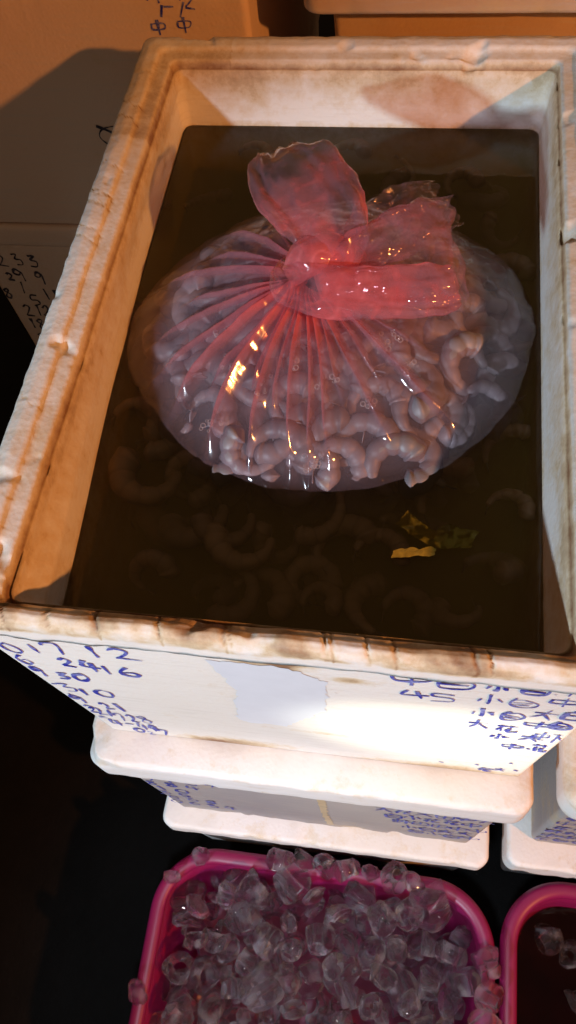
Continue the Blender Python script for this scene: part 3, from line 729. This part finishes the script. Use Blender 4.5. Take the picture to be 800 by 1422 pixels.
def scatter_bag():
    rnd = random.Random(5); pts = []
    # a few placed by eye: (x, y, depth below film, yaw, kind, scale)
    fixed = [(.062, .172, .012, 2.6, 0, 1.15), (.020, .165, .014, 1.2, 4, 1.05), (.105, .190, .012, 3.3, 3, .95), (.088, .215, .016, .4, 1, 1.05), (.045, .210, .014, 1.8, 1, 1.0),
             (-.045, .175, .012, 4.2, 0, 1.05), (-.012, .160, .016, 4.7, 1, 1.0), (-.085, .185, .012, 5.2, 3, .9), (-.110, .205, .014, 3.9, 4, .9)]
    def zf(x, y):
        d = Vector((x - BC.x, y - BC.y)); return bag_z(min(1.0, d.length / bag_radius(math.atan2(d.y, d.x))))
    for (x, y, dp, yw, kd, sc) in fixed: d = Vector((x - BC.x, y - BC.y)); q = .65 * min(1, d.length / .156) ** 1.2; d.normalize(); pts.append((Vector((x, y, zf(x, y) - dp)), (-q * d.y, q * d.x, yw), sc, kd))
    for q in range(17):
        th = R(-172 + q * 10.2 + rnd.uniform(-2, 2)); rho = (.74, .81, .875)[q % 3] + rnd.uniform(-.02, .02); Rr = bag_radius(th) * rho
        pts.append((Vector((BC.x + Rr * math.cos(th), BC.y + Rr * math.sin(th), bag_z(rho) - .0145)), (-.55 * math.sin(th), .55 * math.cos(th), rnd.uniform(0, 6.28)), rnd.uniform(.95, 1.2), rnd.choice((0, 1, 2, 4))))
    tries = 0
    while len(pts) < 180 and tries < 14000:
        tries += 1
        th = rnd.uniform(0, 2 * math.pi); rho = math.sqrt(rnd.uniform(.01, .86)); Rr = bag_radius(th) * rho
        x, y = BC.x + Rr * math.cos(th), BC.y + Rr * math.sin(th)
        z = bag_z(rho) - (.0150 + .001 * rho) - rnd.choice((0, .001, .002, .020))
        p = Vector((x, y, z)); dz_ = .7 * rho ** 1.1
        if all((p - q[0]).length > .0235 for q in pts):
            pts.append((p, (-dz_ * math.sin(th) + rnd.uniform(-.15, .15), dz_ * math.cos(th) + rnd.uniform(-.15, .15), rnd.uniform(0, 6.28)), rnd.uniform(.92, 1.30), rnd.choice((0, 0, 1, 2, 2, 4, 4))))
    for p, r_, s, k in pts:
        dx, dy = p.x - KN.x, p.y - KN.y
        look = ('tightly curled', 'hooked', 'ring-shaped', 'gently bent', 'plump curled')[k]; far = 'near the knot' if math.hypot(dx, dy) < .075 else 'near the edge of the bag'
        side = ('right of' if dx > 0 else 'left of') if abs(dx) > abs(dy) else ('in front of' if dy < 0 else 'behind')
        lab = '%s grey shrimp in bag, %s its knot, %s' % (look, side, 'by the bag edge' if far != 'near the knot' else 'close to it')
        shrimp(p, r_, s, lab, 'shrimp inside the pink bag', k)
scatter_bag()
def scatter_water():
    rnd = random.Random(12)
    S = [(-.130, .190, -.085, .3, 0, 1.1), (-.105, .140, -.086, 4.6, 4, 1.25), (-.060, .125, -.088, 4.9, 1, 1.15), (-.020, .118, -.090, 4.3, 0, 1.1), (.030, .110, -.094, 2.0, 1, 1.1), (.110, .160, -.082, 2.4, 3, 1.1),
         (.145, .150, -.088, 1.1, 1, 1.0), (.135, .110, -.096, .6, 0, 1.0), (.070, .070, -.104, 3.0, 3, 1.1), (-.030, .070, -.104, .9, 1, 1.1), (-.110, .080, -.102, 2.1, 0, 1.0), (.000, .140, -.088, 5.6, 3, 1.0),
         (-.155, .240, -.084, .2, 1, 1.0), (-.150, .300, -.086, 1.2, 0, 1.0), (-.135, .470, -.082, 2.2, 3, 1.1), (-.060, .500, -.080, 2.6, 1, 1.1), (.005, .505, -.078, 3.0, 3, 1.2), (.050, .480, -.076, 3.2, 1, 1.1), (.030, .450, -.080, .8, 4, 1.0),
         (.100, .490, -.086, 1.8, 0, 1.0), (.140, .450, -.088, 4.1, 1, 1.0), (.145, .380, -.084, 2.1, 4, 1.0), (-.010, .530, -.084, 1.4, 1, 1.0), (-.100, .525, -.088, .6, 4, 1.0), (.148, .320, -.086, 3.9, 1, .95)]
    S += [(-.148, .205, -.07, 1.0, 4, 1.1), (-.128, .160, -.07, 4.4, 0, 1.25), (-.085, .128, -.07, 4.8, 4, 1.2), (-.158, .275, -.07, 0.2, 0, 1.0), (-.152, .345, -.07, 5.9, 4, 1.0), (-.045, .112, -.07, 4.6, 1, 1.2), (.085, .135, -.07, 1.9, 3, 1.1), (.055, .105, -.07, 1.2, 1, 1.0), (.150, .200, -.07, 2.2, 3, 1.0)]
    for (x, y, z, yw, kd, sc) in S:
        sc *= rnd.uniform(.75, 1.05); lab = 'brownish curled shrimp under the murky water between the bag and the box front' if y < .2 else ('dim shrimp under the murky water behind the pink bag' if y > .42 else 'dim shrimp under water between the pink bag and a side wall')
        tl = rnd.choice((0, 0, .35, .7)); tx, ty = tl * rnd.choice((-1, 1)), tl * rnd.uniform(-.6, .6)
        dip = .0115 * sc + .024 * sc * (abs(math.sin(tx)) + abs(math.sin(ty))) * .8
        shrimp(Vector((x, y, min(z + .009, ZW - .0025 - dip))), (tx, ty, yw), sc, lab, 'shrimp loose in the brown water', kd)
    # a bed of more shrimp lower down, only hinted at through the water
    for _ in range(60):
        x = rnd.uniform(-.14, .145); y = rnd.uniform(.06, .53); z = rnd.uniform(-.118, -.090)
        if ((x - BC.x) / .13) ** 2 + ((y - BC.y) / .13) ** 2 < 1: continue
        shrimp(Vector((x, y, z)), (rnd.uniform(-.5, .5), rnd.uniform(-.5, .5), rnd.uniform(0, 6)), rnd.uniform(.7, 1.1), 'barely visible shrimp deep in the murky brown water', 'shrimp loose in the brown water', rnd.randrange(5))
scatter_water()

# ------------------------------------------------------------------ scraps floating in front of the bag
def scrap(name, outline, z, cr, seed, mat, label, cat):
    c = Vector((sum(p[0] for p in outline) / len(outline), sum(p[1] for p in outline) / len(outline), z)); V, F = [], []
    pts = []
    for i, p in enumerate(outline):
        q = outline[(i + 1) % len(outline)]
        for k in range(10): t = k / 10; x, y = lerp(p[0], q[0], t), lerp(p[1], q[1], t); pts.append((x + .0018 * fbm((x, y, seed), 160, 3), y + .0018 * fbm((y, x, seed), 160, 3)))
    n = len(pts); rows = 8
    for k in range(rows):
        t = 1 - k / rows
        for x, y in pts:
            xx, yy = lerp(c.x, x, t), lerp(c.y, y, t); V.append((xx - c.x, yy - c.y, crumple(Vector((xx + seed, yy, 0)), cr, 60)))
    V.append((0, 0, crumple(Vector((c.x + seed, c.y, 0)), cr, 60)))
    for k in range(rows - 1):
        for i in range(n): j = (i + 1) % n; F.append((k * n + i, k * n + j, (k + 1) * n + j, (k + 1) * n + i))
    for i in range(n): F.append(((rows - 1) * n + i, (rows - 1) * n + (i + 1) % n, len(V) - 1))
    o = link(name, mesh(name, V, F), mat); o.location = c
    tag(o, label, cat)
scrap('film_scrap', [(.066, .122), (.078, .112), (.098, .104), (.118, .108), (.124, .120), (.104, .124), (.090, .118), (.074, .132)], ZW + .0005, .0065, 2, M['scrap'], 'crumpled yellowish clear film scrap floating in front of the bag', 'plastic scrap')
scrap('paper_strip', [(.066, .096), (.094, .100), (.095, .106), (.078, .105), (.066, .101)], ZW + .001, .0012, 8, M['label_strip'], 'small yellow green strip floating nearest the front of the box', 'strip')

# ------------------------------------------------------------------ pink basins
def basin(label, x0, x1, y0, y1, zr, depth, rad):
    t = thing('basin', label, 'basin', ((x0 + x1) / 2, (y0 + y1) / 2, zr - depth), 'pink plastic basins on the floor')
    ox, oy, oz = t.location
    def rg(o, z): return [(x - ox, y - oy, z - oz) for x, y in ring(x0 + o, x1 - o, y0 + o, y1 - o, max(.02, rad - o), 40, 40, 24)]
    bz = zr - depth
    wall = [rg(.050, bz + .003), rg(.046, bz + .0), rg(.040, bz + .006), rg(.020, zr - .03), rg(.016, zr - .008), rg(.020, zr - .010), rg(.024, zr - .032), rg(.044, bz + .012), rg(.052, bz + .006)]
    V, F = loft(wall); link('tub', mesh('tub', V, F), M['basin'], t)
    rim = []
    for k in range(17):
        a = 2 * math.pi * k / 16; rim.append(rg(.0105 - .0105 * math.cos(a) * (1 if True else 0), zr - .004 + .007 * math.sin(a) - (.006 if math.cos(a) > .8 else 0)))
    V, F = loft(rim, False, False); link('rim', mesh('rim', V, F), M['basin'], t)
    return t
BZ = -.748
basin('magenta plastic basin heaped with clear ice in front of the stacked boxes', -.226, .226, -.400, -.030, BZ, .165, .085)
basin('second magenta basin at the right holding dark water and little ice', .231, .69, -.385, -.014, BZ, .165, .085)
def melt(x0, x1, y0, y1, z, rad):
    r1 = [(x, y, z - .10) for x, y in ring(x0 + .02, x1 - .02, y0 + .02, y1 - .02, rad, 20, 20, 10)]
    r2_ = [(x, y, z) for x, y in ring(x0, x1, y0, y1, rad, 20, 20, 10)]
    V, F = loft([r1, r2_]); o = link('melt_water', mesh('melt_water', V, F), M['melt'], None, False)
    tag(o, 'dark melt water in the right basin', None, None, 'structure')
melt(.258, .663, -.358, -.041, BZ - .045, .06)

# ------------------------------------------------------------------ ice
def ice_mesh(kind, seed):
    V, F = [], []; NC = 22
    if kind in (0, 1, 2):       # piece of tube ice: outer wall, end, inner bore
        ro, ri, ln = .0165, (.0065, .0045, .0085)[kind], (.026, .034, .018)[kind]
        prof = [(ri, -ln / 2 + .003), (ri + .003, -ln / 2), (ro - .004, -ln / 2 + .001), (ro, -ln / 2 + .006), (ro * 1.02, 0), (ro, ln / 2 - .006), (ro - .004, ln / 2 - .001), (ri + .003, ln / 2), (ri, ln / 2 - .003), (ri * .85, 0)]
        n = len(prof)
        for k in range(NC):
            a = 2 * math.pi * k / NC
            for r_, z in prof:
                p = Vector((r_ * math.cos(a), r_ * math.sin(a), z)); q = p + Vector((seed * .1, 0, 0))
                V.append(p * (1 + .34 * noise.noise(q * 48) + .09 * noise.noise(q * 150)) + Vector((0, 0, .005 * noise.noise(q * 45 + Vector((3, 3, 3))))))
        for k in range(NC):
            for i in range(n): F.append((k * n + i, ((k + 1) % NC) * n + i, ((k + 1) % NC) * n + (i + 1) % n, k * n + (i + 1) % n))
    elif kind == 3:             # half shell, split lengthways
        ro, ri, ln = .018, .008, .030; NA, NL = 12, 7
        sec = [(ro, math.pi * i / NA) for i in range(NA + 1)] + [(ri, math.pi * (NA - i) / NA) for i in range(NA + 1)]; n = len(sec)
        for j in range(NL):
            z = ln * (j / (NL - 1) - .5); e = 1 - .25 * (abs(j / (NL - 1) - .5) * 2) ** 3
            for r_, a in sec:
                p = Vector((r_ * math.cos(a) * e, r_ * math.sin(a) * e, z)); q = p + Vector((seed * .1, 0, 0)); V.append(p * (1 + .25 * noise.noise(q * 70)))
        for j in range(NL - 1):
            for i in range(n): F.append((j * n + i, j * n + (i + 1) % n, (j + 1) * n + (i + 1) % n, (j + 1) * n + i))
        F.append(tuple(reversed(range(n)))); F.append(tuple(range((NL - 1) * n, NL * n)))
    else:                       # melted lump or chip
        bm = bmesh.new(); bmesh.ops.create_icosphere(bm, subdivisions=3, radius=.013)
        sx = Vector(((1.15, .8, .9), (1.3, .9, .45))[kind - 4])
        for v in bm.verts:
            q = v.co + Vector((seed * .1, 0, 0)); c = v.co * (1 + .40 * noise.noise(q * 75) + .12 * noise.noise(q * 190)); v.co = Vector((c.x * sx.x, c.y * sx.y, c.z * sx.z))
        me = bpy.data.meshes.new('ice_piece'); bm.to_mesh(me); bm.free()
    if kind < 4: me = mesh('ice_piece', V, F)
    # break it: planar cuts leave sharp clear facets
    rn = random.Random(seed * 13 + kind); bm = bmesh.new(); bm.from_mesh(me)
    for _ in range((1, 2, 1, 2, 4, 3)[kind]):
        nrm = Vector((rn.gauss(0, 1), rn.gauss(0, 1), rn.gauss(0, 1))).normalized()
        g = bmesh.ops.bisect_plane(bm, geom=bm.verts[:] + bm.edges[:] + bm.faces[:], plane_co=nrm * rn.uniform(.0075, .0125), plane_no=nrm, clear_outer=True)
        ed = [e for e in g['geom_cut'] if isinstance(e, bmesh.types.BMEdge)]
        if ed: bmesh.ops.holes_fill(bm, edges=ed, sides=0)
    bmesh.ops.triangulate(bm, faces=[f for f in bm.faces if len(f.verts) > 4])
    bmesh.ops.recalc_face_normals(bm, faces=bm.faces)
    bm.to_mesh(me); bm.free(); me.update()
    me.polygons.foreach_set('use_smooth', [True] * len(me.polygons)); me.set_sharp_from_angle(angle=R(38))
    me.materials.append(M['ice']); return me
ICE = [ice_mesh(k, s) for s, k in enumerate((0, 1, 2, 3, 4, 5, 0, 1, 3, 4, 0, 2))]
def ice(loc, rot, s, label, group, rnd, kind=None):
    me = ICE[rnd.randrange(len(ICE)) if kind is None else kind]
    o = link('ice_piece', me); o.location = loc; o.rotation_euler = rot; s *= 1.14; o.scale = (s, s, s)
    tag(o, label, 'ice', group)
def fill_ice():
    rnd = random.Random(21); pts = []; tries = 0
    G = 'ice pieces in the left basin'
    def zone(x, y):
        a = 'left' if x < -.08 else ('right' if x > .08 else 'middle'); b = 'back' if y > -.11 else 'front'
        return a, b
    LOOK = ['stubby hollow ice tube', 'long hollow ice tube', 'short wide ice ring', 'split half tube of ice', 'melted clear ice lump', 'flat clear ice chip', 'chipped hollow ice tube',
            'broken long ice tube', 'cracked half tube of ice', 'rounded clear ice lump', 'lopsided hollow ice tube', 'thin broken ice ring']
    # pieces lying on the rim
    nth = iter(('first', 'second', 'third', 'fourth', 'fifth', 'sixth', 'seventh', 'eighth', 'ninth'))
    rth = iter(('farthest from', 'midway to', 'nearest to'))
    for (x, y, k, s) in ((-.165, -.046, 4, 1.0), (-.20, -.075, 5, .9), (-.06, -.036, 0, .95), (-.03, -.034, 4, 1.0), (.0, -.036, 1, .9), (.032, -.036, 2, 1.0), (.062, -.038, 4, .95), (.092, -.04, 0, 1.0), (.12, -.044, 4, 1.0), (-.215, -.215, 4, 1.0), (.214, -.125, 1, .95), (.216, -.160, 0, 1.0), (.21, -.19, 3, 1.0)):
        p = Vector((x, y, BZ + .013)); pts.append(p)
        if x > .15: lab = 'wet ice piece on the rim between both basins, %s the viewer' % next(rth)
        elif y > -.05: lab = '%s ice piece from the left along the back rim of the left basin' % next(nth)
        else: lab = 'wet ice piece on the left rim of the left basin, %s' % ('in its rounded corner' if y > -.1 else 'low in the picture')
        ice(p, [rnd.uniform(0, 6) for _ in range(3)], s, lab, G, rnd, k)
    for (zl, zh, lim, dm) in ((-.014, .004, 95, .0325), (-.045, -.026, 170, .0325), (-.080, -.058, 215, .0350)):
        tries = 0
        while len(pts) < lim and tries < 5000:
            tries += 1
            x = rnd.uniform(-.185, .185); y = rnd.uniform(-.30, -.062)
            if abs(x) > .15 and y > -.095: continue
            heap = .012 * math.cos(x / .2 * 1.5)
            # fewer pieces in the left back of the basin
            if zl > -.03 and x < -.10 and rnd.random() < .55: continue
            p = Vector((x, y, BZ + rnd.uniform(zl, zh) + heap))
            if all((p - q).length > dm for q in pts):
                pts.append(p); kd = rnd.randrange(len(ICE)); a, b = zone(x, y)
                lv = 'topping the heap' if zl > -.03 else ('under the heap top' if zl > -.06 else 'deep in the heap')
                ice(p, [rnd.uniform(0, 6.28) for _ in range(3)], rnd.uniform(.75, 1.4), '%s %s, %s %s of left basin' % (LOOK[kd], lv, b, a), G, rnd, kd)
    for _ in range(16):
        x = rnd.uniform(.285, .42); y = rnd.uniform(-.26, -.075)
        ice(Vector((x, y, BZ - .047 + rnd.uniform(-.006, .004))), [rnd.uniform(0, 6) for _ in range(3)], rnd.uniform(.8, 1.1), 'half sunken ice piece in the dark water of the right basin', 'ice pieces in the right basin', rnd)
fill_ice()
